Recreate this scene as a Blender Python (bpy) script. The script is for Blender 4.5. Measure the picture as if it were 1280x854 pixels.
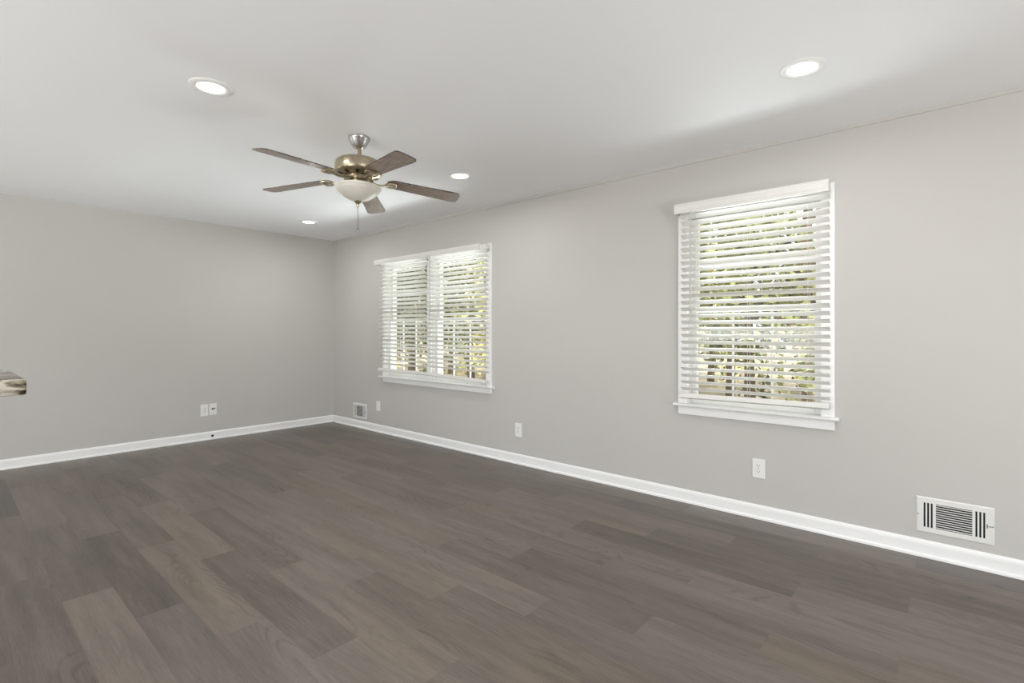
import bpy, bmesh, math, random
from mathutils import Vector, Matrix, noise
random.seed(7)
R = math.radians
S = bpy.context.scene
COL = S.collection
for o in list(bpy.data.objects):
    bpy.data.objects.remove(o)

# ------------------------------------------------------------------ camera
cd = bpy.data.cameras.new('camera')
cam = bpy.data.objects.new('camera', cd)
COL.objects.link(cam)
cam.location = (6.3272, -3.5525, 1.2282)
cam.rotation_euler = (R(90), 0, R(41.2164))
cd.sensor_fit = 'HORIZONTAL'
cd.sensor_width = 36.0
cd.lens = 632.075 / 1280 * 36
cd.shift_y = -13.57 / 1280
cd.clip_start = 0.05
S.camera = cam

# ------------------------------------------------------------------ world, sun, exposure
EXPOSURE = 0.2
SKY = 1.5
SUN = 5.0
DOWNLIGHT = 5.0
LENS = 5.0
BACK_FILL = 104.0
NEAR_FILL = 130.0
WINDOW_FILL = 125.0
LEFT_FILL = 6.0
S.view_settings.view_transform = 'Standard'
S.view_settings.look = 'None'
S.view_settings.gamma = 1.0
S.view_settings.exposure = EXPOSURE
S.view_settings.use_curve_mapping = False

W = bpy.data.worlds.new('sky')
S.world = W
W.use_nodes = True
nt = W.node_tree
bg = nt.nodes['Background']
sky = nt.nodes.new('ShaderNodeTexSky')
sky.sky_type = 'HOSEK_WILKIE'
sky.turbidity = 5.0
sky.ground_albedo = 0.4
sky.sun_direction = (0.45, -0.6, 0.66)
mixs = nt.nodes.new('ShaderNodeMix')
mixs.data_type = 'RGBA'
mixs.inputs[0].default_value = 0.75
mixs.inputs[7].default_value = (1.0, 0.98, 0.95, 1)
nt.links.new(sky.outputs[0], mixs.inputs[6])
nt.links.new(mixs.outputs[2], bg.inputs[0])
bg.inputs[1].default_value = SKY

sd = bpy.data.lights.new('sun', 'SUN')
sd.energy = SUN
sd.angle = R(1.5)
sd.color = (1.0, 0.95, 0.84)
sun = bpy.data.objects.new('sun', sd)
COL.objects.link(sun)
sun.rotation_euler = Vector((-0.45, 0.6, -0.66)).to_track_quat('-Z', 'Y').to_euler()


def area(name, loc, direction, sx, sy, energy, color=(1, 1, 1), spread=180):
    l = bpy.data.lights.new(name, 'AREA')
    l.shape = 'RECTANGLE'
    l.size = sx
    l.size_y = sy
    l.energy = energy
    l.color = color
    l.spread = R(spread)
    o = bpy.data.objects.new(name, l)
    COL.objects.link(o)
    o.location = loc
    o.rotation_euler = Vector(direction).to_track_quat('-Z', 'Z').to_euler()
    return o


# added fill lights at the unseen wall openings, standing in for daylight
area('back_fill', (9.55, -3.0, .75), (-1, 0.05, 1.0), 3.4, 1.4, BACK_FILL, (0.93, 0.97, 1.0))
area('near_fill', (4.2, -6.95, .85), (0, 1, 1.0), 4.2, 1.3, NEAR_FILL, (0.93, 0.97, 1.0))

area('left_fill', (.05, -5.2, .85), (1, 0.25, 1.0), 2.2, 1.2, LEFT_FILL, (0.93, 0.97, 1.0))  # extra fill lamp added to lift the far ceiling
# lamps added below both sills to brighten the ceiling, imitating ground-bounced daylight
area('window_fill', (2.07, 1.95, .06), (0, -1, .66), 5.2, .85, WINDOW_FILL, (0.95, 0.98, 1.0), 115)
area('window_fill', (5.3, 1.95, -.02), (0, -1, .68), 4.6, .85, WINDOW_FILL * .40, (0.95, 0.98, 1.0), 115)

# ------------------------------------------------------------------ materials


def lin(r, g, b):
    f = lambda c: (c / 255) / 12.92 if c / 255 <= 0.04045 else ((c / 255 + 0.055) / 1.055) ** 2.4
    return (f(r), f(g), f(b), 1)


def mat(name, color, rough=0.5, metal=0.0, spec=0.5, bump=None, vary=None):
    """bump = (scale, strength, distance); vary = (scale, amount) mottles the colour"""
    m = bpy.data.materials.new(name)
    m.use_nodes = True
    n = m.node_tree
    p = n.nodes['Principled BSDF']
    p.inputs['Base Color'].default_value = color
    p.inputs['Roughness'].default_value = rough
    p.inputs['Metallic'].default_value = metal
    p.inputs['Specular IOR Level'].default_value = spec
    tc = n.nodes.new('ShaderNodeTexCoord')
    if bump:
        t = n.nodes.new('ShaderNodeTexNoise')
        t.inputs['Scale'].default_value = bump[0]
        t.inputs['Detail'].default_value = 4
        b = n.nodes.new('ShaderNodeBump')
        b.inputs['Strength'].default_value = bump[1]
        b.inputs['Distance'].default_value = bump[2]
        n.links.new(tc.outputs['Object'], t.inputs['Vector'])
        n.links.new(t.outputs['Fac'], b.inputs['Height'])
        n.links.new(b.outputs['Normal'], p.inputs['Normal'])
    if vary:
        t = n.nodes.new('ShaderNodeTexNoise')
        t.inputs['Scale'].default_value = vary[0]
        t.inputs['Detail'].default_value = 5
        r = n.nodes.new('ShaderNodeMapRange')
        r.inputs['From Min'].default_value = 0.3
        r.inputs['From Max'].default_value = 0.7
        r.inputs['To Min'].default_value = 1 - vary[1]
        r.inputs['To Max'].default_value = 1 + vary[1]
        v = n.nodes.new('ShaderNodeHueSaturation')
        v.inputs['Color'].default_value = color
        n.links.new(tc.outputs['Object'], t.inputs['Vector'])
        n.links.new(t.outputs['Fac'], r.inputs['Value'])
        n.links.new(r.outputs[0], v.inputs['Value'])
        n.links.new(v.outputs[0], p.inputs['Base Color'])
    return m


M = {}
M['wall'] = mat('greige wall paint', lin(199, 197, 193), 0.75, bump=(90, 0.05, 0.002), vary=(1.3, 0.012))
M['ceil'] = mat('white ceiling paint', lin(248, 249, 251), 0.85, bump=(2.2, 0.25, 0.012), vary=(0.8, 0.012))
M['trim'] = mat('white trim paint', lin(246, 246, 245), 0.35, bump=(30, 0.03, 0.001))
M['vinyl'] = mat('white window vinyl', lin(238, 238, 236), 0.4, bump=(40, 0.02, 0.001))
M['slat'] = mat('white faux wood', lin(230, 229, 225), 0.42, bump=(60, 0.02, 0.0005))
M['cord'] = mat('white cord', lin(225, 225, 220), 0.8, bump=(300, 0.2, 0.001))
M['wand'] = mat('clear grey wand', lin(190, 192, 192), 0.25, bump=(80, 0.05, 0.0005))
M['plate'] = mat('white plastic plate', lin(240, 240, 237), 0.35, bump=(60, 0.02, 0.0005))
M['dark'] = mat('dark duct', lin(22, 21, 19), 0.8, bump=(40, 0.1, 0.001))
M['slot'] = mat('dark slot', lin(70, 68, 64), 0.7, bump=(40, 0.1, 0.001))
M['register'] = mat('white enamel register', lin(232, 232, 228), 0.4, bump=(50, 0.03, 0.0005))
M['screw'] = mat('steel screw', lin(150, 150, 148), 0.35, 1.0, bump=(90, 0.05, 0.0005))
M['nickel'] = mat('brushed nickel', lin(190, 190, 190), 0.28, 1.0, bump=(120, 0.04, 0.0005))
M['brass'] = mat('antique brass', lin(184, 173, 150), 0.3, 1.0, bump=(120, 0.05, 0.0005), vary=(30, 0.12))
M['bowl'] = mat('frosted glass bowl', lin(222, 219, 208), 0.35, bump=(25, 0.05, 0.001), vary=(9, 0.04))
M['chain'] = mat('dull steel chain', lin(120, 118, 114), 0.5, 0.6, bump=(200, 0.1, 0.0005))
M['black'] = mat('black rubber', lin(22, 22, 22), 0.6, bump=(90, 0.1, 0.0005))
M['bark'] = mat('tree bark', lin(120, 105, 88), 0.9, bump=(12, 0.7, 0.03), vary=(6, 0.3))
M['base'] = mat('painted half wall', lin(203, 199, 193), 0.75, bump=(90, 0.05, 0.002))
M['soil'] = mat('leaf litter ground', lin(196, 182, 160), 0.95, bump=(6, 0.6, 0.05), vary=(2.5, 0.3))
M['outer'] = mat('outside siding', lin(180, 174, 164), 0.8, bump=(20, 0.2, 0.003))


def leaf_mat(name, c):
    m = mat(name, c, 0.6, vary=(3.0, 0.35))
    p = m.node_tree.nodes['Principled BSDF']
    p.inputs['Subsurface Weight'].default_value = 0.0
    return m


M['leafy'] = leaf_mat('yellow green leaves', lin(226, 222, 150))
M['leafg'] = leaf_mat('green leaves', lin(160, 164, 112))
M['leafd'] = leaf_mat('deep green leaves', lin(108, 114, 86))

# glass
g = bpy.data.materials.new('window glass')
g.use_nodes = True
n = g.node_tree
n.nodes.clear()
out = n.nodes.new('ShaderNodeOutputMaterial')
tr = n.nodes.new('ShaderNodeBsdfTransparent')
tr.inputs[0].default_value = (0.93, 0.95, 0.94, 1)
gl = n.nodes.new('ShaderNodeBsdfGlossy')
gl.inputs['Roughness'].default_value = 0.02
lw = n.nodes.new('ShaderNodeLayerWeight')
pw = n.nodes.new('ShaderNodeMath'); pw.operation = 'POWER'; pw.inputs[1].default_value = 4.0
fr = n.nodes.new('ShaderNodeMath'); fr.operation = 'MULTIPLY_ADD'; fr.inputs[1].default_value = 0.7; fr.inputs[2].default_value = 0.03
n.links.new(lw.outputs['Facing'], pw.inputs[0])
n.links.new(pw.outputs[0], fr.inputs[0])
mx = n.nodes.new('ShaderNodeMixShader')
n.links.new(fr.outputs[0], mx.inputs[0])
n.links.new(tr.outputs[0], mx.inputs[1])
n.links.new(gl.outputs[0], mx.inputs[2])
n.links.new(mx.outputs[0], out.inputs[0])
M['glass'] = g

# downlight lens
e = bpy.data.materials.new('lit lens')
e.use_nodes = True
p = e.node_tree.nodes['Principled BSDF']
p.inputs['Base Color'].default_value = (0.9, 0.9, 0.88, 1)
p.inputs['Emission Color'].default_value = (1.0, 0.97, 0.93, 1)
p.inputs['Emission Strength'].default_value = LENS
M['lens'] = e


def floor_material():
    m = bpy.data.materials.new('grey brown vinyl planks')
    m.use_nodes = True
    n = m.node_tree
    L = n.links.new
    p = n.nodes['Principled BSDF']
    uv = n.nodes.new('ShaderNodeUVMap')
    uv.uv_map = 'plank'
    at = n.nodes.new('ShaderNodeAttribute')
    at.attribute_name = 'plank_tone'
    sep = n.nodes.new('ShaderNodeSeparateColor')
    L(at.outputs['Color'], sep.inputs[0])
    # offset per plank so that every board has its own grain
    off = n.nodes.new('ShaderNodeCombineXYZ')
    mul = n.nodes.new('ShaderNodeMath'); mul.operation = 'MULTIPLY'; mul.inputs[1].default_value = 37.0
    L(sep.outputs[1], mul.inputs[0])
    L(mul.outputs[0], off.inputs[2])
    mul2 = n.nodes.new('ShaderNodeMath'); mul2.operation = 'MULTIPLY'; mul2.inputs[1].default_value = 53.0
    L(sep.outputs[2], mul2.inputs[0])
    L(mul2.outputs[0], off.inputs[0])
    add = n.nodes.new('ShaderNodeVectorMath'); add.operation = 'ADD'
    L(uv.outputs[0], add.inputs[0]); L(off.outputs[0], add.inputs[1])

    def noise_tex(sx, sy, scale, detail, rough=0.55):
        mp = n.nodes.new('ShaderNodeMapping')
        mp.inputs['Scale'].default_value = (sx, sy, 1)
        t = n.nodes.new('ShaderNodeTexNoise')
        t.inputs['Scale'].default_value = scale
        t.inputs['Detail'].default_value = detail
        t.inputs['Roughness'].default_value = rough
        L(add.outputs[0], mp.inputs['Vector']); L(mp.outputs[0], t.inputs['Vector'])
        return t
    fine = noise_tex(1.2, 26, 9.0, 3)          # hair-fine streaks
    band = noise_tex(0.55, 5.0, 2.6, 3)        # soft long bands
    # cathedral grain: rings of a slow, stretched height field
    hf = noise_tex(0.8, 4.6, 1.35, 1, 0.4)
    ring = n.nodes.new('ShaderNodeMath'); ring.operation = 'MULTIPLY'; ring.inputs[1].default_value = 120.0
    L(hf.outputs['Fac'], ring.inputs[0])
    sn = n.nodes.new('ShaderNodeMath'); sn.operation = 'SINE'
    L(ring.outputs[0], sn.inputs[0])
    rp = n.nodes.new('ShaderNodeMapRange')
    rp.inputs['From Min'].default_value = 0.35; rp.inputs['From Max'].default_value = 1.0
    L(sn.outputs[0], rp.inputs['Value'])
    gate = noise_tex(0.8, 2.6, 2.2, 1)
    gr = n.nodes.new('ShaderNodeMapRange')
    gr.inputs['From Min'].default_value = 0.5; gr.inputs['From Max'].default_value = 0.68
    L(gate.outputs['Fac'], gr.inputs['Value'])
    rg = n.nodes.new('ShaderNodeMath'); rg.operation = 'MULTIPLY'
    L(rp.outputs[0], rg.inputs[0]); L(gr.outputs[0], rg.inputs[1])

    def term(sock, amp, centre):
        a = n.nodes.new('ShaderNodeMath'); a.operation = 'SUBTRACT'; a.inputs[1].default_value = centre
        L(sock, a.inputs[0])
        b = n.nodes.new('ShaderNodeMath'); b.operation = 'MULTIPLY'; b.inputs[1].default_value = amp
        L(a.outputs[0], b.inputs[0])
        return b.outputs[0]
    terms = [term(sep.outputs[0], 0.75, 0.5), term(fine.outputs['Fac'], 0.95, 0.5),
             term(band.outputs['Fac'], 1.0, 0.5), term(rg.outputs[0], -0.26, 0.0)]
    acc = None
    for t in terms:
        if acc is None:
            acc = t
            continue
        a = n.nodes.new('ShaderNodeMath'); a.operation = 'ADD'
        L(acc, a.inputs[0]); L(t, a.inputs[1])
        acc = a.outputs[0]
    val = n.nodes.new('ShaderNodeMath'); val.operation = 'ADD'; val.inputs[1].default_value = 1.0
    L(acc, val.inputs[0])
    # board hue wanders between brown-grey and slightly mauve grey
    hue = n.nodes.new('ShaderNodeMix'); hue.data_type = 'RGBA'
    hue.inputs[6].default_value = lin(107, 97, 87)
    hue.inputs[7].default_value = lin(106, 97, 92)
    L(sep.outputs[1], hue.inputs[0])
    hs = n.nodes.new('ShaderNodeHueSaturation')
    L(hue.outputs[2], hs.inputs['Color']); L(val.outputs[0], hs.inputs['Value'])
    # bevelled seams
    su = n.nodes.new('ShaderNodeUVMap'); su.uv_map = 'seam'
    sx = n.nodes.new('ShaderNodeSeparateXYZ'); L(su.outputs[0], sx.inputs[0])

    def edge(sock, w):
        c = n.nodes.new('ShaderNodeMath'); c.operation = 'SUBTRACT'; c.inputs[0].default_value = 1.0; L(sock, c.inputs[1])
        mn = n.nodes.new('ShaderNodeMath'); mn.operation = 'MINIMUM'; L(sock, mn.inputs[0]); L(c.outputs[0], mn.inputs[1])
        r = n.nodes.new('ShaderNodeMapRange'); r.inputs['From Min'].default_value = 0; r.inputs['From Max'].default_value = w
        r.inputs['To Min'].default_value = 0.86; r.inputs['To Max'].default_value = 1.0
        L(mn.outputs[0], r.inputs['Value'])
        return r.outputs[0]
    e1, e2 = edge(sx.outputs[0], 0.0016), edge(sx.outputs[1], 0.008)
    em = n.nodes.new('ShaderNodeMath'); em.operation = 'MULTIPLY'; L(e1, em.inputs[0]); L(e2, em.inputs[1])
    hs2 = n.nodes.new('ShaderNodeHueSaturation')
    L(hs.outputs[0], hs2.inputs['Color']); L(em.outputs[0], hs2.inputs['Value'])
    L(hs2.outputs[0], p.inputs['Base Color'])
    rr = n.nodes.new('ShaderNodeMapRange')
    rr.inputs['To Min'].default_value = 0.30; rr.inputs['To Max'].default_value = 0.46
    L(fine.outputs['Fac'], rr.inputs['Value']); L(rr.outputs[0], p.inputs['Roughness'])
    p.inputs['Specular IOR Level'].default_value = 0.5
    bp = n.nodes.new('ShaderNodeBump'); bp.inputs['Strength'].default_value = 0.22; bp.inputs['Distance'].default_value = 0.0012
    L(fine.outputs['Fac'], bp.inputs['Height']); L(bp.outputs[0], p.inputs['Normal'])
    return m


M['floor'] = floor_material()


def blade_material():
    m = bpy.data.materials.new('worn wood grain fan blade')
    m.use_nodes = True
    n = m.node_tree
    L = n.links.new
    p = n.nodes['Principled BSDF']
    uv = n.nodes.new('ShaderNodeUVMap'); uv.uv_map = 'plank'
    mp = n.nodes.new('ShaderNodeMapping'); mp.inputs['Scale'].default_value = (3, 40, 1)
    t = n.nodes.new('ShaderNodeTexNoise'); t.inputs['Scale'].default_value = 3; t.inputs['Detail'].default_value = 4
    L(uv.outputs[0], mp.inputs[0]); L(mp.outputs[0], t.inputs['Vector'])
    cr = n.nodes.new('ShaderNodeValToRGB')
    cr.color_ramp.elements[0].color = lin(122, 104, 90); cr.color_ramp.elements[0].position = 0.3
    cr.color_ramp.elements[1].color = lin(160, 144, 130); cr.color_ramp.elements[1].position = 0.7
    L(t.outputs['Fac'], cr.inputs[0])
    # dark worn spots along the rim and near the tip
    sp = n.nodes.new('ShaderNodeTexNoise'); sp.inputs['Scale'].default_value = 34; sp.inputs['Detail'].default_value = 3
    L(uv.outputs[0], sp.inputs['Vector'])
    su = n.nodes.new('ShaderNodeUVMap'); su.uv_map = 'seam'
    sx = n.nodes.new('ShaderNodeSeparateXYZ'); L(su.outputs[0], sx.inputs[0])
    r1 = n.nodes.new('ShaderNodeMapRange'); r1.inputs['From Min'].default_value = 0.0; r1.inputs['From Max'].default_value = 0.2
    r1.inputs['To Min'].default_value = 0.30; r1.inputs['To Max'].default_value = 0.0
    L(sx.outputs[1], r1.inputs['Value'])
    ad = n.nodes.new('ShaderNodeMath'); ad.operation = 'ADD'; L(sp.outputs['Fac'], ad.inputs[0]); L(r1.outputs[0], ad.inputs[1])
    r2 = n.nodes.new('ShaderNodeMapRange'); r2.inputs['From Min'].default_value = 0.70; r2.inputs['From Max'].default_value = 0.78
    L(ad.outputs[0], r2.inputs['Value'])
    mx = n.nodes.new('ShaderNodeMix'); mx.data_type = 'RGBA'; mx.inputs[7].default_value = lin(70, 58, 48)
    L(r2.outputs[0], mx.inputs[0]); L(cr.outputs[0], mx.inputs[6]); L(mx.outputs[2], p.inputs['Base Color'])
    p.inputs['Roughness'].default_value = 0.24
    p.inputs['Specular IOR Level'].default_value = 0.8
    return m


M['blade'] = blade_material()


def counter_material():
    m = bpy.data.materials.new('mottled cream and brown stone')
    m.use_nodes = True
    n = m.node_tree
    L = n.links.new
    p = n.nodes['Principled BSDF']
    tc = n.nodes.new('ShaderNodeTexCoord')
    mp = n.nodes.new('ShaderNodeMapping'); mp.inputs['Scale'].default_value = (0.8, 0.6, 1.7)
    mp.inputs['Location'].default_value = (0.3, 0.1, 0.2)
    L(tc.outputs['Object'], mp.inputs[0])
    t = n.nodes.new('ShaderNodeTexNoise'); t.inputs['Scale'].default_value = 19; t.inputs['Detail'].default_value = 5
    t.inputs['Distortion'].default_value = 1.2
    L(mp.outputs[0], t.inputs['Vector'])
    cr = n.nodes.new('ShaderNodeValToRGB')
    els = cr.color_ramp.elements
    els[0].position = 0.40; els[0].color = lin(34, 29, 24)
    els[1].position = 0.64; els[1].color = lin(206, 199, 186)
    for pos, c in ((0.46, lin(84, 74, 60)), (0.53, lin(132, 121, 98)), (0.59, lin(170, 161, 144))):
        x = els.new(pos); x.color = c
    L(t.outputs['Fac'], cr.inputs[0]); L(cr.outputs[0], p.inputs['Base Color'])
    p.inputs['Roughness'].default_value = 0.18
    return m


M['stone'] = counter_material()

# ------------------------------------------------------------------ mesh helpers


class MB:
    def __init__(self):
        self.v = []
        self.f = []

    def poly(self, pts, faces):
        b = len(self.v)
        self.v += [tuple(p) for p in pts]
        self.f += [tuple(b + i for i in f) for f in faces]

    def box(self, x0, x1, y0, y1, z0, z1):
        p = [(x0, y0, z0), (x1, y0, z0), (x1, y1, z0), (x0, y1, z0), (x0, y0, z1), (x1, y0, z1), (x1, y1, z1), (x0, y1, z1)]
        self.poly(p, [(0, 3, 2, 1), (4, 5, 6, 7), (0, 1, 5, 4), (1, 2, 6, 5), (2, 3, 7, 6), (3, 0, 4, 7)])

    def extrude(self, prof, a, b, axis):
        """closed 2-D profile swept from a to b; axis 'x': profile is (y,z); 'y': (x,z); 'z': (x,y)"""
        k = len(prof)
        mk = {'x': lambda t, p: (t, p[0], p[1]), 'y': lambda t, p: (p[0], t, p[1]), 'z': lambda t, p: (p[0], p[1], t)}[axis]
        pts = [mk(a, p) for p in prof] + [mk(b, p) for p in prof]
        self.poly(pts, [tuple(range(k)), tuple(range(2 * k - 1, k - 1, -1))] + [(i, i + k, (i + 1) % k + k, (i + 1) % k) for i in range(k)])

    def lathe(self, prof, segs=40, c=(0, 0, 0)):
        """profile of (radius, z)"""
        rings = []
        b = len(self.v)
        for r, z in prof:
            if r < 1e-6:
                rings.append([len(self.v)])
                self.v.append((c[0], c[1], c[2] + z))
            else:
                rings.append([len(self.v) + i for i in range(segs)])
                for i in range(segs):
                    a = 2 * math.pi * i / segs
                    self.v.append((c[0] + r * math.cos(a), c[1] + r * math.sin(a), c[2] + z))
        for A, B in zip(rings[:-1], rings[1:]):
            for i in range(segs):
                j = (i + 1) % segs
                q = [A[i % len(A)], A[j % len(A)], B[j % len(B)], B[i % len(B)]]
                u = []
                for k in q:
                    if k not in u:
                        u.append(k)
                if len(u) > 2:
                    self.f.append(tuple(u))

    def tube(self, pts, r, segs=10):
        pts = [Vector(p) for p in pts]
        rs = r if isinstance(r, (list, tuple)) else [r] * len(pts)
        rings = []
        for i, p in enumerate(pts):
            d = (pts[min(i + 1, len(pts) - 1)] - pts[max(i - 1, 0)]).normalized()
            up = Vector((0, 0, 1)) if abs(d.z) < 0.95 else Vector((1, 0, 0))
            s = d.cross(up).normalized()
            u = s.cross(d)
            rings.append([len(self.v) + k for k in range(segs)])
            for k in range(segs):
                a = 2 * math.pi * k / segs
                self.v.append(tuple(p + (s * math.cos(a) + u * math.sin(a)) * rs[i]))
        for A, B in zip(rings[:-1], rings[1:]):
            for k in range(segs):
                j = (k + 1) % segs
                self.f.append((A[k], A[j], B[j], B[k]))
        self.f.append(tuple(rings[0][::-1]))
        self.f.append(tuple(rings[-1]))

    def build(self, name, m, parent=None, bevel=0, smooth=False, mtx=None, loc=None):
        me = bpy.data.meshes.new(name)
        me.from_pydata(self.v, [], self.f)
        me.materials.append(m)
        bm = bmesh.new()
        bm.from_mesh(me)
        bmesh.ops.recalc_face_normals(bm, faces=bm.faces)
        if bevel:
            ed = [x for x in bm.edges if len(x.link_faces) == 2 and x.calc_face_angle(0) > 0.6]
            bmesh.ops.bevel(bm, geom=ed, offset=bevel, segments=2, affect='EDGES', profile=0.6)
        if mtx is not None:
            bmesh.ops.transform(bm, matrix=mtx, verts=bm.verts)
        for f in bm.faces:
            f.smooth = smooth
        bm.to_mesh(me)
        bm.free()
        if smooth:
            me.set_sharp_from_angle(angle=R(40))
        o = bpy.data.objects.new(name, me)
        COL.objects.link(o)
        if loc is not None:
            o.location = loc
        if parent:
            o.parent = parent
        return o


def tag(o, label=None, cat=None, group=None, kind=None):
    if label:
        o['label'] = label
    if cat:
        o['category'] = cat
    if group:
        o['group'] = group
    if kind:
        o['kind'] = kind
    return o


def empty(name, loc=(0, 0, 0), rz=0):
    o = bpy.data.objects.new(name, None)
    o.empty_display_size = 0.1
    o.location = loc
    o.rotation_euler = (0, 0, rz)
    COL.objects.link(o)
    return o


def copy_tree(o, parent=None):
    c = o.copy()
    COL.objects.link(c)
    c.parent = parent
    for ch in list(o.children):
        copy_tree(ch, c)
    return c


def box_obj(name, m, dims, parent=None, bevel=0):
    b = MB()
    b.box(*dims)
    return b.build(name, m, parent, bevel)


# ------------------------------------------------------------------ the room
H = 2.44
X1, Y1 = 9.6, -7.0          # room reaches to here, behind and beside the camera
TH = 0.15


def structure(o, label):
    return tag(o, label, 'room', None, 'structure')


# floor: one mesh of planks laid parallel to the window wall, thirds stagger
PW, PL3, Y0 = 0.185, 0.4115, -0.03
TONE = {(0, 12): .2, (0, 15): -.5, (0, 6): -.5, (0, 3): -.2, (0, 9): 0, (1, 11): -.6, (1, 14): -.2, (1, 8): -.1, (1, 5): -.3,
        (2, 7): -.3, (2, 10): .1, (2, 13): -.4, (3, 6): -.2, (3, 9): .2, (3, 12): -.5, (3, 15): .1, (4, 8): .1, (4, 11): -.5, (4, 14): .3,
        (5, 7): 0, (5, 10): .1, (5, 13): .4, (5, 4): .3, (5, 1): -.3, (6, 3): .3, (6, 6): -.3, (6, 9): 0, (6, 12): 0, (6, 15): .2,
        (7, 8): .1, (7, 11): -.4, (7, 14): 0, (8, -2): .2, (8, 1): -.2, (8, 4): 0, (8, 7): .2, (8, 10): -.4, (8, 13): .1,
        (9, 3): -.4, (9, 6): .3, (10, 5): .2, (10, 8): .3, (10, 11): -.1, (11, 1): .1, (11, 4): -.1, (11, 7): .2, (11, 10): -.1,
        (12, 3): .3, (12, 6): -.4, (12, 9): .3, (13, -1): .2, (13, 2): -.4, (13, 5): .5, (13, 8): -.5,
        (14, 1): -.5, (14, 4): -.3, (14, 7): .5, (15, 0): .1, (15, 3): -.1, (15, 6): -.7, (15, 9): 0,
        (16, 2): .2, (16, 5): -.4, (16, 8): .6, (17, 1): -.8, (17, 4): -.1, (17, 7): -.2}


def build_floor():
    me = bpy.data.meshes.new('floor')
    bm = bmesh.new()
    u1 = bm.loops.layers.uv.new('plank')
    u2 = bm.loops.layers.uv.new('seam')
    cl = bm.loops.layers.float_color.new('plank_tone')
    rng = random.Random(11)
    for row in range(-1, 39):
        ya, yb = Y0 - PW * row, Y0 - PW * (row + 1)
        ph = (0, 2, 1)[row % 3]
        for k in range(ph - 3, 26, 3):
            xa, xb = k * PL3, (k + 3) * PL3
            cxa, cxb, cya, cyb = max(xa, 0), min(xb, X1), min(ya, 0), max(yb, Y1)
            t = TONE.get((row, k), rng.uniform(-.35, .35))
            r1, r2 = rng.random(), rng.random()
            if cxb <= cxa or cya <= cyb:
                continue
            vs = [bm.verts.new((x, y, 0)) for x, y in ((cxa, cyb), (cxb, cyb), (cxb, cya), (cxa, cya))]
            f = bm.faces.new(vs)
            for l in f.loops:
                x, y = l.vert.co.x, l.vert.co.y
                l[u1].uv = (x - xa, y - yb)
                l[u2].uv = ((x - xa) / (xb - xa), (y - yb) / (ya - yb))
                l[cl] = (0.5 + 0.5 * t, r1, r2, 1)
    bmesh.ops.recalc_face_normals(bm, faces=bm.faces)
    for f in bm.faces:
        if f.normal.z < 0:
            f.normal_flip()
    # slab underneath
    v = [bm.verts.new(p) for p in ((0, Y1, -.1), (X1, Y1, -.1), (X1, 0, -.1), (0, 0, -.1))]
    bm.faces.new(v[::-1])
    bm.to_mesh(me)
    bm.free()
    me.materials.append(M['floor'])
    o = bpy.data.objects.new('floor', me)
    COL.objects.link(o)
    return o


structure(build_floor(), 'grey brown wood-look plank floor running parallel to the window wall')
b = MB(); b.box(-TH, X1 + TH, Y1 - TH, TH, H, H + .12)
structure(b.build('ceiling', M['ceil']), 'smooth white painted ceiling')

# openings in the window wall: x0, x1, z0, z1
OPEN = [(1.212, 2.0, .675, 2.005), (2.067, 2.895, .675, 2.005), (4.895, 5.718, .69, 2.045)]
b = MB()
xs = -TH
for (a, c, z0, z1) in OPEN:
    b.box(xs, a, 0, TH, 0, H)
    b.box(a, c, 0, TH, 0, z0)
    b.box(a, c, 0, TH, z1, H)
    xs = c
b.box(xs, X1 + TH, 0, TH, 0, H)
structure(b.build('wall_right', M['wall']), 'long greige painted wall with the two windows')
b = MB()
b.box(-TH, 0, -4.0, 0, 0, H); b.box(-TH, 0, Y1 - TH, -6.4, 0, H); b.box(-TH, 0, -6.4, -4.0, 2.15, H); b.box(-TH, 0, -6.4, -4.0, 0, .3)  # out-of-view opening added to go with the left fill lamp
structure(b.build('wall_left', M['wall']), 'blank greige painted wall at the far end of the room')
# walls out of the picture, their openings added to let light in
b = MB()
b.box(X1, X1 + TH, Y1 - TH, -4.75, 0, H); b.box(X1, X1 + TH, -1.25, 0, 0, H); b.box(X1, X1 + TH, -4.75, -1.25, 2.15, H)
structure(b.build('wall_back', M['wall']), 'greige wall behind the camera with a wide opening added for light')
b = MB()
b.box(0, 2.0, Y1 - TH, Y1, 0, H); b.box(6.4, X1, Y1 - TH, Y1, 0, H); b.box(2.0, 6.4, Y1 - TH, Y1, 2.2, H); b.box(2.0, 6.4, Y1 - TH, Y1, 0, .3)
structure(b.build('wall_near', M['wall']), 'greige kitchen wall out of the picture with a wide opening added for light')

# unseen roof slab, eaves added to keep the sun off the floor
b = MB(); b.box(-.9, X1 + .9, Y1 - 1.2, .55, H + .12, H + .3)
structure(b.build('roof', M['outer']), 'unseen roof slab above the ceiling, eaves added to block the sun')

# baseboards and shoe moulding
BB = .0897
bp = [(0, 0), (-.014, 0), (-.014, BB - .022), (-.0125, BB - .012), (-.007, BB - .003), (-.004, BB), (0, BB)]
b = MB(); b.extrude(bp, .0, X1, 'x')
structure(b.build('baseboard_right', M['trim']), 'white baseboard along the window wall')
b = MB(); b.extrude([(-y, z) for y, z in bp], Y1, -.014, 'y')
structure(b.build('baseboard_left', M['trim']), 'white baseboard along the far blank wall')
sh = [(-.014, 0), (-.026, 0), (-.026, .008), (-.0245, .013), (-.021, .0165), (-.014, .018)]
b = MB(); b.extrude(sh, .09, X1, 'x')
structure(b.build('trim_1', M['trim']), 'white shoe moulding along the window wall, cut short of the corner')
b = MB(); b.extrude([(-y, z) for y, z in sh], Y1, -.014, 'y')
structure(b.build('trim_2', M['trim']), 'white shoe moulding along the far blank wall')
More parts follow.
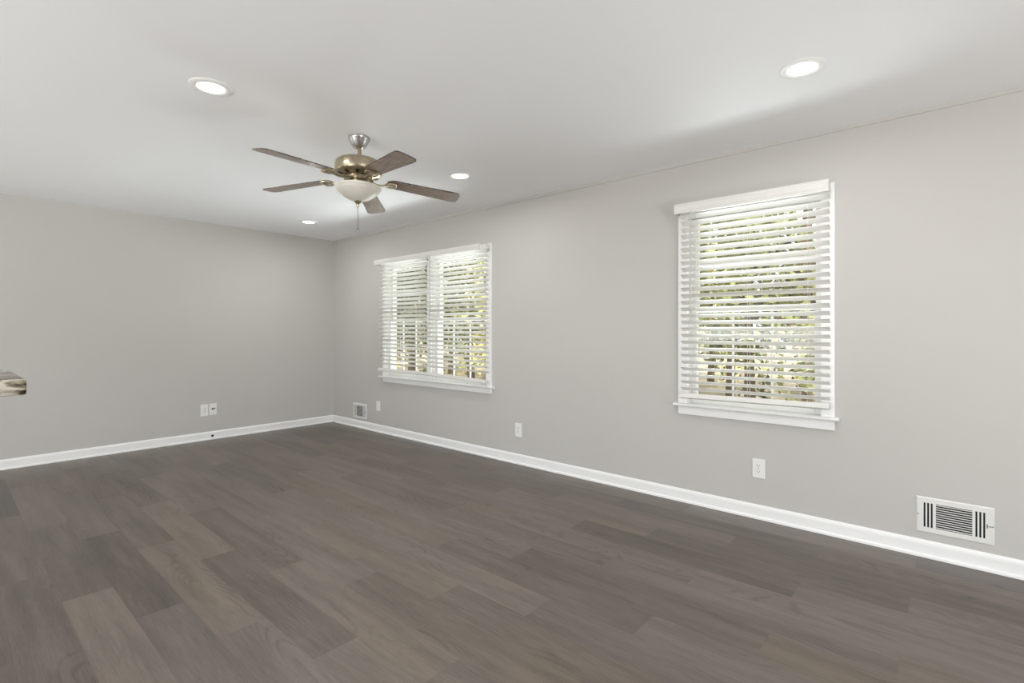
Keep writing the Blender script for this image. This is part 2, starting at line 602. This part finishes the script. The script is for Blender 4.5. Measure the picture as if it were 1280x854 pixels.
# thin settled caulk line under the ceiling of the window wall
b = MB(); b.extrude([(0, H), (-.010, H), (-.006, H - .022), (0, H - .026)], 0, X1, 'x')
structure(b.build('trim_3', M['wall']), 'thin painted joint strip between window wall and ceiling')

# ------------------------------------------------------------------ windows


def sash(win, x0, x1, z0, z1, y, cols, rows):
    """one sash: frame with muntins, and one glass pane"""
    st = .036
    s = MB()
    s.box(x0, x0 + st, y - .014, y + .014, z0, z1)
    s.box(x1 - st, x1, y - .014, y + .014, z0, z1)
    s.box(x0 + st, x1 - st, y - .014, y + .014, z0, z0 + st)
    s.box(x0 + st, x1 - st, y - .014, y + .014, z1 - .036, z1)
    so = s.build('sash', M['vinyl'], win, .003)
    gx0, gx1, gz0, gz1 = x0 + st, x1 - st, z0 + st, z1 - .036
    mu = MB()
    for i in range(1, cols):
        x = gx0 + (gx1 - gx0) * i / cols
        mu.box(x - .0055, x + .0055, y - .008, y + .008, gz0, gz1)
    for i in range(1, rows):
        z = gz0 + (gz1 - gz0) * i / rows
        mu.box(gx0, gx1, y - .007, y + .007, z - .0055, z + .0055)
    mu.build('muntin', M['vinyl'], so)
    p = MB(); p.box(gx0 - .004, gx1 + .004, y - .002, y + .002, gz0 - .004, gz1 + .004)
    p.build('pane', M['glass'], so)


def window(name, label, units, outer, casing_z1, apron, stool_z, stool_x):
    """units: list of openings; outer: casing x-extent"""
    w = empty(name, (0, 0, 0))
    structure(w, label)
    x0, x1 = outer
    zt = units[0][3]
    zb = stool_z
    c = MB()
    c.box(x0, units[0][0], -.02, 0, zb, zt)
    c.box(units[-1][1], x1, -.02, 0, zb, zt)
    c.box(x0, x1, -.02, 0, zt, casing_z1)
    for A, B in zip(units[:-1], units[1:]):
        c.box(A[1], B[0], -.02, 0, zb, zt)
    c.build('casing', M['trim'], w, .002)
    s = MB()
    s.extrude([(.03, stool_z - .02), (-.046, stool_z - .02), (-.054, stool_z - .015), (-.056, stool_z - .01), (-.054, stool_z - .004), (-.048, stool_z), (.03, stool_z)], stool_x[0], stool_x[1], 'x')
    # notch the stool into each opening only: ears stay in front of the wall
    s.v = [(x, min(y, 0.0), z) for x, y, z in s.v]
    s.build('sill', M['trim'], w)
    s2 = MB()
    s2.extrude([(0, apron), (-.017, apron), (-.017, stool_z - .02), (0, stool_z - .02)], apron_x[name][0], apron_x[name][1], 'x')
    s2.build('apron', M['trim'], w, .002)
    for (a, d, z0, z1) in units:
        j = MB()
        t = .008
        j.box(a, a + t, 0, TH, z0, z1); j.box(d - t, d, 0, TH, z0, z1)
        j.box(a + t, d - t, 0, TH, z1 - t, z1); j.box(a + t, d - t, 0, TH + .03, z0, z0 + .02)
        j.build('jamb', M['vinyl'], w)
        zm = (z0 + z1) / 2 + .01
        sash(w, a + t, d - t, z0 + .02, zm + .018, .052, 3, 2)
        sash(w, a + t, d - t, zm - .018, z1 - t, .082, 1, 2)
    return w


apron_x = {'window_1': (1.17, 2.962), 'window_2': (4.824, 5.788)}
window('window_1', 'double window with white casing near the far corner', OPEN[:2], (1.17, 2.962), 2.075, .618, .69, (1.135, 3.0))
window('window_2', 'single window with white casing on the right', OPEN[2:], (4.826, 5.788), 2.115, .631, .71, (4.80, 5.812))

# ------------------------------------------------------------------ blinds
TILT = R(29)


def slat_mesh(x0, x1):
    n_ = 6
    w, th, crown = .050, .0028, .0025
    top, bot = [], []
    for i in range(n_ + 1):
        t = i / n_ - .5
        u = t * w
        h = crown * (1 - (2 * t) ** 2)
        for lst, dz in ((top, th / 2), (bot, -th / 2)):
            a, c = u, h + dz
            # u<0 is the room side (-y), raised
            y = a * math.cos(TILT) + c * math.sin(TILT)
            z = -a * math.sin(TILT) + c * math.cos(TILT)
            lst.append((y, z))
    b = MB()
    b.extrude(top + bot[::-1], x0, x1, 'x')
    return b


def blind(label, x0, x1, zhead, first, count, pitch, rail, val, ladders, wand, yc=-.055, returns=True):
    """val = (x0,x1,z0,z1) valance; rail = (z_left, z_right) top of bottom rail"""
    t = empty('window_blind', ((x0 + x1) / 2, yc, zhead))
    tag(t, label, 'window blind', 'white slatted blinds over the windows')
    ox, oy, oz = t.location
    h = MB(); h.box(x0 - ox, x1 - ox, -.028, .026, -.045, 0)
    h.build('headrail', M['slat'], t, .002)
    v = MB()
    vz0, vz1 = val[2] - oz, val[3] - oz
    v.extrude([(-.048, vz0), (-.048, vz0 + .012), (-.051, vz0 + .02), (-.051, vz1 - .016), (-.047, vz1 - .008), (-.047, vz1), (-.036, vz1), (-.036, vz0)], val[0] - ox, val[1] - ox, 'x')
    if returns:
        v.box(val[0] - ox, val[0] - ox + .010, -.036, .033, vz0, vz1)
    v.box(val[1] - ox - .010, val[1] - ox, -.036, -.029, vz0, vz1)
    v.build('valance', M['slat'], t)
    so = slat_mesh(x0 - ox, x1 - ox).build('slat', M['slat'], t, smooth=True, loc=(0, 0, first - oz))
    rng = random.Random(int(x0 * 100))
    for i in range(1, count):
        c = so.copy()
        COL.objects.link(c)
        c.parent = t
        z = first - i * pitch - oz
        c.location = (rng.uniform(-.0015, .0015), 0, z)
        k = i / (count - 1)
        zl, zr = rail
        if k > .7:                       # last slats lean with a crooked bottom rail
            c.rotation_euler = (0, -math.atan2((zr - zl) * (k - .7) / .3 * .6, x1 - x0), 0)
    # bottom rail
    zl, zr = rail
    r = MB()
    L = x1 - x0
    r.extrude([(-.026, -.034), (.026, -.034), (.028, -.03), (.028, -.004), (.024, 0), (-.024, 0), (-.028, -.004), (-.028, -.03)], -L / 2 - .001, L / 2 + .001, 'x')
    ro = r.build('bottom_rail', M['slat'], t, .001)
    ro.location = (0, -.004, (zl + zr) / 2 - oz)
    ro.rotation_euler = (R(-14), -math.atan2(zr - zl, L), 0)
    zc = (zl + zr) / 2 - oz
    for lx in ladders:
        c = MB()
        for yy in (-.0265, .0245):
            c.box(lx - ox - .0009, lx - ox + .0009, yy - .0008, yy + .0008, zc - .01, -.04)
        c.build('ladder_cord', M['cord'], t)
        p = MB(); p.lathe([(0, 0), (.006, 0), (.0065, -.003), (.004, -.006), (0, -.006)], 12, (lx - ox, -.014, zc - .034))
        p.build('cord_plug', M['cord'], ro, loc=None)
        ro.children[-1].location = (0, 0, 0)
        for vtx in ro.children[-1].data.vertices:
            vtx.co.z -= zc
    if wand:
        wx, wz0 = wand
        w_ = MB()
        w_.tube([(wx - ox, -.045, vz0 + .02), (wx - ox, -.047, vz0 - .03), (wx - ox, -.046, wz0 - oz + .03), (wx - ox, -.046, wz0 - oz)], [.0035, .0042, .0042, .0052], 8)
        wo = w_.build('tilt_wand', M['wand'], t, smooth=True)
    return t


blind('white slatted blind over the left half of the double window', 1.185, 2.03, 2.055, 2.0, 26, .0465, (.784, .780),
      (1.115, 1.99, 2.012, 2.066), (1.33, 1.61, 1.89), None)
blind('white slatted blind over the right half of the double window, bottom rail slanting', 2.065, 2.948, 2.06, 2.0, 26, .0465, (.781, .752),
      (1.994, 2.884, 2.014, 2.070), (2.21, 2.51, 2.81), (2.15, 1.37), returns=False)
blind('white slatted blind over the single window on the right, wand at its left', 4.866, 5.768, 2.105, 2.03, 27, .0465, (.785, .795),
      (4.832, 5.770, 2.051, 2.119), (4.98, 5.315, 5.66), (4.95, 1.285))

# ------------------------------------------------------------------ recessed lights


def downlight(x, y, label):
    t = empty('recessed_light', (x, y, H))
    tag(t, label, 'ceiling light', 'round recessed ceiling lights')
    b = MB()
    b.lathe([(.062, -.004), (.066, -.0075), (.078, -.0085), (.090, -.0065), (.096, -.002), (.096, 0), (.062, 0)], 48)
    b.v = b.v
    b.f += []
    b.build('trim_ring', M['trim'], t, smooth=True)
    l = MB(); l.lathe([(0, -.0035), (.063, -.0035), (.063, -.001), (0, -.001)], 40)
    l.build('lens', M['lens'], t)
    d = bpy.data.lights.new('downlight', 'AREA')
    d.shape = 'DISK'; d.size = .12; d.energy = DOWNLIGHT; d.color = (1.0, .985, .96); d.spread = R(175)
    lo = bpy.data.objects.new('downlight', d)
    COL.objects.link(lo)
    lo.parent = t
    lo.location = (0, 0, -.012)
    return t


downlight(3.545, -2.648, 'lit recessed ceiling light left of the fan, upper left of the photo')
downlight(5.797, -.917, 'lit recessed ceiling light in front of the single window on the right')
downlight(3.418, -.848, 'lit recessed ceiling light just right of the fan blades')
downlight(.911, -.808, 'small distant lit recessed ceiling light near the far corner, below the fan')
downlight(5.9, -2.66, 'lit recessed ceiling light above the camera, out of the picture')
downlight(8.1, -1.0, 'lit recessed ceiling light right of the camera, out of the picture')

# ------------------------------------------------------------------ ceiling fan
FX, FY = 3.516, -1.798
fan = empty('ceiling_fan', (FX, FY, H))
tag(fan, 'five-blade ceiling fan with brown blades, brass motor and frosted glass bowl', 'ceiling fan')
YAW = R(41.2164)
fwd = Vector((-math.sin(YAW), math.cos(YAW), 0))
rgt = Vector((math.cos(YAW), math.sin(YAW), 0))
# the hanging part leans a little: its far side hangs lower
lean = (Vector((0, 0, 1)) + rgt * .019 + fwd * .037).normalized()
TLT = Matrix.Translation(rgt * .003) @ Matrix.Translation((0, 0, -.05)) @ Vector((0, 0, 1)).rotation_difference(lean).to_matrix().to_4x4() @ Matrix.Translation((0, 0, .05))
DROP = Matrix.Translation((0, 0, -.010))
b = MB()
b.lathe([(0, 0), (.066, 0), (.0665, -.012), (.064, -.016), (.062, -.020), (.050, -.044), (.040, -.060), (.036, -.064), (.034, -.064), (.032, -.058), (0, -.058)], 48)
b.build('canopy', M['nickel'], fan, smooth=True)
b = MB(); b.lathe([(0, -.045), (.022, -.048), (.023, -.06), (.0125, -.068), (.0125, -.142), (.020, -.145), (.021, -.155), (0, -.155)], 24)
b.build('downrod', M['brass'], fan, smooth=True, mtx=TLT)
b = MB()
b.lathe([(0, -.143), (.030, -.143), (.034, -.146), (.100, -.148), (.124, -.152), (.134, -.158), (.1365, -.162), (.141, -.166), (.144, -.180), (.144, -.205), (.142, -.222), (.139, -.230),
         (.134, -.235), (.131, -.238), (.112, -.243), (.090, -.250), (.078, -.255), (.078, -.262), (.060, -.264), (0, -.264)], 56)
mh = b.build('motor_housing', M['brass'], fan, smooth=True, mtx=TLT)
for i in range(10):
    b = MB()
    a = 2 * math.pi * i / 10
    m_ = Matrix.Rotation(a, 4, 'Z')
    pts = [m_ @ Vector(p) for p in ((.094, -.008, -.2500), (.122, -.010, -.2415), (.122, .010, -.2415), (.094, .008, -.2500))]
    pts2 = [p + Vector((0, 0, .004)) for p in pts]
    b.poly(pts + pts2, [(0, 1, 2, 3), (7, 6, 5, 4), (0, 4, 5, 1), (1, 5, 6, 2), (2, 6, 7, 3), (3, 7, 4, 0)])
    b.build('vent_slot', M['dark'], mh, mtx=TLT)
b = MB(); b.lathe([(.055, -.2625), (.088, -.2625), (.090, -.266), (.088, -.270), (.055, -.270)], 48)
b.f = [f for f in b.f]
b.build('flywheel', M['brass'], fan, smooth=True, mtx=TLT)
b = MB()
b.lathe([(0, -.252), (.046, -.254), (.048, -.288), (.054, -.293), (.090, -.296), (.126, -.300), (.130, -.304), (.128, -.310), (.110, -.309), (0, -.306)], 48)
b.build('light_fitter', M['brass'], fan, smooth=True, mtx=TLT @ DROP)
prof = [(.126, -.302), (.136, -.303), (.139, -.307), (.1385, -.314), (.134, -.319), (.131, -.322), (.1305, -.326)]
for r_, z_ in ((.124, -.335), (.113, -.346), (.099, -.358), (.083, -.369), (.066, -.378), (.048, -.386), (.030, -.392), (.010, -.3955)):
    prof.append((r_, z_))
prof += [(.010, -.391), (.060, -.374), (.105, -.344), (.122, -.322), (.126, -.306)]
b = MB(); b.lathe(prof, 64)
bowl = b.build('glass_bowl', M['bowl'], fan, smooth=True, mtx=TLT @ DROP)
b = MB(); b.lathe([(0, -.392), (.021, -.393), (.0225, -.398), (.017, -.406), (.010, -.412), (.0075, -.419), (.008, -.426), (.005, -.431), (0, -.432)], 24)
b.build('finial', M['brass'], bowl, smooth=True, mtx=TLT @ DROP)
tip = TLT @ DROP @ Vector((0, 0, -.430))
b = MB(); b.tube([tip, tip + Vector((.0005, 0, -.07)), tip + Vector((0, 0, -.128))], .0019, 6)
pc = b.build('pull_chain', M['chain'], fan)
b = MB(); b.lathe([(0, 0), (.0025, -.002), (.0035, -.008), (.003, -.014), (0, -.016)], 12, tuple(tip + Vector((0, 0, -.127))))
b.build('pull_knob', M['chain'], pc, smooth=True)


def blade_obj(parent, mtx):
    """flat board along +x from .20 to .66, seen mostly from below"""
    bm = bmesh.new()
    u1 = bm.loops.layers.uv.new('plank')
    u2 = bm.loops.layers.uv.new('seam')
    xa, xb = .185, .651
    prof = []
    N = 22
    for i in range(N + 1):
        x = xa + (xb - xa) * i / N
        t = (x - xa) / (xb - xa)
        hw = .052 + .015 * t
        d0, d1 = x - xa, xb - x
        if d0 < .05:
            hw *= math.sqrt(max(0, 1 - ((.05 - d0) / .05) ** 2)) * .55 + .45
        if d1 < .03:
            hw *= .80 + .20 * math.sqrt(max(0, 1 - ((.03 - d1) / .03) ** 2))
        prof.append((x, hw))
    # slightly rounded end
    prof.append((xb + .006, prof[-1][1] * .55))
    th = .0055
    rows = []
    M_ = 6
    for z in (-th / 2, th / 2):
        g_ = []
        for x, hw in prof:
            g_.append([bm.verts.new((x, hw * (2 * j / M_ - 1), z)) for j in range(M_ + 1)])
        rows.append(g_)
    lo, hi = rows
    edgev = {}
    for g_ in rows:
        for i, r_ in enumerate(g_):
            for j, v in enumerate(r_):
                e0 = min(j, M_ - j) / (M_ / 2)
                e1 = (len(prof) - 1 - i) * (.475 / N) / .065
                edgev[v] = (v.co.x / .66, min(e0, e1, 1))
    fs = []
    for i in range(len(prof) - 1):
        for j in range(M_):
            fs.append(bm.faces.new((lo[i][j], lo[i][j + 1], lo[i + 1][j + 1], lo[i + 1][j])))
            fs.append(bm.faces.new((hi[i][j], hi[i + 1][j], hi[i + 1][j + 1], hi[i][j + 1])))
        for j in (0, M_):
            fs.append(bm.faces.new((lo[i][j], lo[i + 1][j], hi[i + 1][j], hi[i][j])))
    for i in (0, len(prof) - 1):
        for j in range(M_):
            fs.append(bm.faces.new((lo[i][j], lo[i][j + 1], hi[i][j + 1], hi[i][j])))
    bmesh.ops.recalc_face_normals(bm, faces=bm.faces)
    ru = random.random() * 5
    for f in bm.faces:
        for l in f.loops:
            l[u1].uv = (l.vert.co.x + ru, l.vert.co.y + ru)
            l[u2].uv = edgev[l.vert]
    bmesh.ops.transform(bm, matrix=mtx, verts=bm.verts)
    me = bpy.data.meshes.new('blade')
    bm.to_mesh(me)
    bm.free()
    me.materials.append(M['blade'])
    o = bpy.data.objects.new('blade', me)
    COL.objects.link(o)
    o.parent = parent
    return o


def blade_iron(parent, mtx):
    """cast arm: bow from the flywheel out and down, ending in a forked plate under the board"""
    b = MB()
    zc = -.006
    arm = [(.062, 0, -.008), (.090, 0, -.016), (.118, 0, -.023), (.145, 0, -.024), (.172, 0, -.017), (.200, 0, -.010), (.225, 0, -.009)]
    wid = [.018, .015, .011, .011, .014, .020, .023]
    th = .0075
    pts = []
    for (x, y, z), w in zip(arm, wid):
        pts += [(x, -w, z + th / 2), (x, w, z + th / 2), (x, w * .7, z - th / 2), (x, -w * .7, z - th / 2)]
    fc = [(0, 1, 2, 3), tuple(4 * (len(arm) - 1) + i for i in (3, 2, 1, 0))]
    for i in range(len(arm) - 1):
        for j in range(4):
            k = (j + 1) % 4
            fc.append((4 * i + j, 4 * i + 4 + j, 4 * i + 4 + k, 4 * i + k))
    b.poly(pts, fc)
    for s in (-1, 1):                       # the two raised horns of the plate and its front bar
        b.tube([(.176, s * .012, -.012), (.190, s * .033, -.012), (.215, s * .042, -.011), (.236, s * .038, -.010)], [.006, .0065, .006, .005], 8)
    b.tube([(.236, -.040, -.010), (.241, 0, -.011), (.236, .040, -.010)], [.005, .006, .005], 8)
    for px, py in ((.205, 0), (.232, -.026), (.232, .026)):
        b.lathe([(0, -.017), (.004, -.0165), (.0055, -.013), (.0055, -.006), (0, -.006)], 10, (px, py, 0))
    return b.build('blade_iron', M['brass'], parent, smooth=True, mtx=mtx)


for k in range(5):
    th = R(-122.0 + 72 * k) + YAW           # lateral/depth angle turned into the room
    mt = Matrix.Translation(rgt * -.009) @ TLT @ Matrix.Translation((0, 0, -.252)) @ Matrix.Rotation(th, 4, 'Z') @ Matrix.Rotation(R(4.15), 4, 'Y')
    pit = Matrix.Rotation(R(-9.4), 4, 'X')
    blade_obj(fan, mt @ Matrix.Translation((0, 0, 0)) @ pit)
    blade_iron(fan, mt)

# ------------------------------------------------------------------ outlets


def plate_thing(name, loc, on_left, w, h, label, cat, group, kind_):
    """wall plate; local x runs along the wall, local -y faces the room"""
    t = empty(name, loc, R(90) if on_left else 0)
    tag(t, label, cat, group)
    p = MB()
    p.extrude([(-w / 2, 0), (w / 2, 0), (w / 2, -.003), (w / 2 - .004, -.0062), (-w / 2 + .004, -.0062), (-w / 2, -.003)], -h / 2, h / 2, 'z')
    pl = p.build('cover_plate', M['plate'], t, .001)
    if kind_ == 'duplex':
        for s in (-1, 1):
            r = MB()
            cz = s * .0195
            pts = []
            for i in range(24):
                a = 2 * math.pi * i / 24
                pts.append((.0172 * math.cos(a), max(-.0135, min(.0135, .0172 * math.sin(a))) + cz))
            r.poly([(x, -.006, z) for x, z in pts] + [(x, -.0082, z) for x, z in pts],
                   [tuple(range(24)), tuple(range(47, 23, -1))] + [(i, (i + 1) % 24, (i + 1) % 24 + 24, i + 24) for i in range(24)])
            ro = r.build('receptacle', M['plate'], t)
            q = MB()
            q.box(-.0078, -.0052, -.0086, -.0081, cz - .001, cz + .0075)
            q.box(.0052, .0078, -.0086, -.0081, cz, cz + .0072)
            q.lathe([(0, 0), (.0028, 0), (.0028, .0005), (0, .0005)], 12)
            k = len(q.v)
            # ground hole: turn the little disc to face the room
            for i in range(16, k):
                x, y, z = q.v[i]
                q.v[i] = (x, -.0083 - z, cz - .0068 + y)
            q.build('slot', M['slot'], ro)
        c = MB(); c.lathe([(0, 0), (.0032, 0), (.0028, .0012), (0, .0014)], 12)
        c.v = [(x, -.0062 - z, y) for x, y, z in c.v]
        c.build('screw', M['screw'], t)
    elif kind_ == 'jack':
        c = MB(); c.lathe([(0, 0), (.010, 0), (.0100, .0025), (.0062, .0025), (.0062, .006), (0, .006)], 20)
        c.v = [(x - .006, -.0062 - z, y + .002) for x, y, z in c.v]
        c.build('jack', M['black'], t)
        c = MB(); c.box(.006, .020, -.0085, -.006, -.002, .014)
        c.build('port', M['slot'], t)
        for s in (-1, 1):
            c = MB(); c.lathe([(0, 0), (.0032, 0), (.0028, .0012), (0, .0014)], 12)
            c.v = [(x, -.0062 - z, y + s * .045) for x, y, z in c.v]
            c.build('screw', M['screw'], t)
    else:
        c = MB(); c.box(-.0168, .0168, -.0085, -.006, -.033, .033)
        c.build('insert', M['plate'], t, .001)
    return t


G = 'white wall outlet plates'
plate_thing('wall_outlet', (5.361, 0, .327), False, .078, .124, 'white outlet on the window wall below the single window', 'outlet', G, 'duplex')
plate_thing('wall_outlet', (3.297, 0, .312), False, .080, .124, 'white outlet on the window wall between the two windows', 'outlet', G, 'duplex')
plate_thing('wall_plate', (1.056, 0, .314), False, .078, .118, 'small blank white wall plate right of the far floor-level vent', 'wall plate', G, 'blank')
plate_thing('wall_outlet', (0, -1.561, .337), True, .078, .132, 'white outlet on the far blank wall, left of the pair', 'outlet', G, 'duplex')
plate_thing('wall_plate', (0, -1.474, .340), True, .076, .128, 'white wall plate with a dark cable jack, right of the pair', 'wall plate', G, 'jack')

# cable hole in the left baseboard
t = empty('cable_grommet', (.014, -1.484, .040))
tag(t, 'small black cable grommet in the baseboard under the pair of plates', 'grommet')
c = MB(); c.lathe([(.006, 0), (.0125, 0), (.0125, .002), (.010, .0035), (.007, .0035), (.006, 0)], 24)
c.v = [(z, x, y) for x, y, z in c.v]
c.build('ring', M['black'], t, smooth=True)
c = MB(); c.lathe([(0, 0), (.0065, 0), (.0065, .0045), (.005, .007), (0, .0075)], 20)
c.v = [(z, x, y) for x, y, z in c.v]
c.build('cable_stub', M['black'], t, smooth=True)

# ------------------------------------------------------------------ wall registers


def register(loc, label):
    w, h = .312, .192
    t = empty('wall_vent', loc)
    tag(t, label, 'vent', 'white floor-level wall vents')
    # face plate with three openings; local x along wall, -y into the room, z up; centred
    holes = [(-.124, -.086), (-.073, .072), (.084, .121)]
    hz = (-.066, .066)
    f = MB()
    y0, y1 = -.0065, -.0035
    xs = -w / 2 + .006
    for a, c in holes:
        f.box(xs, a, y0, y1, -h / 2 + .006, h / 2 - .006)
        f.box(a, c, y0, y1, hz[1], h / 2 - .006)
        f.box(a, c, y0, y1, -h / 2 + .006, hz[0])
        xs = c
    f.box(xs, w / 2 - .006, y0, y1, -h / 2 + .006, h / 2 - .006)
    # sloping rim down to the wall
    o_ = [(-w / 2, -h / 2), (w / 2, -h / 2), (w / 2, h / 2), (-w / 2, h / 2)]
    i_ = [(-w / 2 + .006, -h / 2 + .006), (w / 2 - .006, -h / 2 + .006), (w / 2 - .006, h / 2 - .006), (-w / 2 + .006, h / 2 - .006)]
    f.poly([(x, 0, z) for x, z in o_] + [(x, -.002, z) for x, z in o_] + [(x, y0, z) for x, z in i_] + [(x, 0, z) for x, z in i_],
           [(k + d * 4, (k + 1) % 4 + d * 4, (k + 1) % 4 + (d + 1) * 4, k + (d + 1) * 4) for d in range(3) for k in range(4)])
    f.build('face_plate', M['register'], t)
    d = MB(); d.box(-w / 2 + .02, w / 2 - .02, -.0012, -.0002, -.075, .075)
    d.build('duct', M['dark'], t)
    l = MB()
    nL = 11
    for i in range(nL):
        z = hz[0] + (hz[1] - hz[0]) * (i + .5) / nL
        l.extrude([(-.0058, z - .0014), (-.0050, z - .0020), (-.0034, z + .0014), (-.0042, z + .0020)], -.074, .073, 'x')
    l.build('louver', M['register'], t)
    for a, c in (holes[0], holes[2]):
        for x in (a + (c - a) * .30, a + (c - a) * .70):
            q = MB()
            q.extrude([(x - .0036, -.0062), (x + .0036, -.0062), (x + .0030, -.0030), (x - .0030, -.0030)], hz[0], hz[1], 'z')
            q.build('vane', M['register'], t)
    k = MB(); k.box(.1265, .1300, -.0068, -.006, -.012, .010); k.build('lever_slot', M['dark'], t)
    k = MB(); k.box(.1285, .146, -.011, -.0066, -.0016, .0012); k.build('damper_lever', M['screw'], t)
    for sx in (-.148, .150):
        c = MB(); c.lathe([(0, 0), (.0036, 0), (.003, .0014), (0, .0016)], 12)
        c.v = [(x + sx, -.0064 - z, y) for x, y, z in c.v]
        c.build('screw', M['screw'], t)
    return t


register((6.323, 0, .228), 'white metal wall vent above the baseboard at the right edge')
register((.656, 0, .210), 'white wall vent above the baseboard near the far corner')

# ------------------------------------------------------------------ bar counter at the left edge
t = empty('bar_counter', (3.735, -4.4, 0))
tag(t, 'mottled stone bar counter, one corner jutting in at the left edge', 'counter')
b = MB(); b.box(-.30, .314, -1.2, 1.046, 1.018, 1.07)
b.build('countertop', M['stone'], t, .009, smooth=True)
b = MB(); b.box(-.10, .10, -1.15, .62, 0, 1.018)
b.build('half_wall', M['base'], t, .002)

# ------------------------------------------------------------------ outdoors
b = MB(); b.box(-60, 60, -50, 90, -.75, -.6)
b.build('ground', M['soil'])
structure(bpy.data.objects['ground'], 'pale leaf-littered ground outside')


def crown_mesh(name, m, seed, n_leaf, rx, rz, zc):
    rng = random.Random(seed)
    clumps = [(Vector((rng.gauss(0, rx * .5), rng.gauss(0, rx * .5), zc + rng.uniform(-rz, rz))), rng.uniform(.35, .8)) for _ in range(26)]
    b = MB()
    for _ in range(n_leaf):
        c, r = rng.choice(clumps)
        d = Vector((rng.gauss(0, 1), rng.gauss(0, 1), rng.gauss(0, 1))).normalized() * r * rng.random() ** .4
        p = c + d
        q = math.hypot(p.x, p.y)
        if q > 1.2:
            p.x *= 1.2 / q; p.y *= 1.2 / q
        u = Vector((rng.gauss(0, 1), rng.gauss(0, 1), rng.gauss(0, 1))).normalized()
        w = u.cross(Vector((rng.gauss(0, 1), rng.gauss(0, 1), rng.gauss(0, 1)))).normalized()
        s = rng.uniform(.05, .11)
        b.poly([p - u * s, p + w * s * .5, p + u * s, p - w * s * .5], [(0, 1, 2, 3)])
    me = bpy.data.meshes.new(name)
    me.from_pydata(b.v, [], b.f)
    me.materials.append(m)
    return me


crowns = [crown_mesh('foliage', M['leafy'], 1, 2600, 1.5, 2.4, 2.6), crown_mesh('foliage', M['leafg'], 2, 2600, 1.5, 2.4, 2.8), crown_mesh('foliage', M['leafd'], 3, 2200, 1.3, 2.2, 2.2)]
tb = MB()
tb.tube([(0, 0, 0), (.03, .02, 1.2), (-.04, .05, 2.8), (.05, 0, 4.6)], [.13, .10, .08, .03], 10)
for k in range(7):
    a = k * 2.4
    z = 1.3 + k * .42
    tb.tube([(0, 0, z), (math.cos(a) * .5, math.sin(a) * .5, z + .35), (math.cos(a) * 1.0, math.sin(a) * 1.0, z + .55)], [.04, .028, .012], 6)
trunk = tb.build('trunk', M['bark'], None, smooth=True)
trunk_me = trunk.data
bpy.data.objects.remove(trunk)
rng = random.Random(5)
names = ['yellow-green leafy tree outside, glimpsed through the blind slats', 'grey-green leafy tree outside, glimpsed through the blind slats', 'dark green leafy tree outside, glimpsed through the blind slats']
spots = []
for r_, (y, x0) in enumerate(((5.0, -9.6), (7.9, -11.2), (10.8, -12.6), (13.8, -14.2))):
    for i in range(7 + r_):
        x = x0 + i * 2.85
        spots.append((x + rng.uniform(-.08, .08), y + rng.uniform(-.1, .1), (0, 1, 0, 2, 0, 1, 2)[(i * 3 + r_ * 2) % 7]))
for (x, y, k) in spots:
    t = empty('garden_tree', (x, y, -.6), rng.uniform(0, 6.28))
    s = rng.uniform(.92, 1.04)
    t.scale = (s, s, s)
    tag(t, names[k], 'tree', names[k].split(',')[0].replace('tree', 'trees'))
    for nm, me in (('trunk', trunk_me), ('foliage', crowns[k])):
        o = bpy.data.objects.new(nm, me)
        COL.objects.link(o)
        o.parent = t
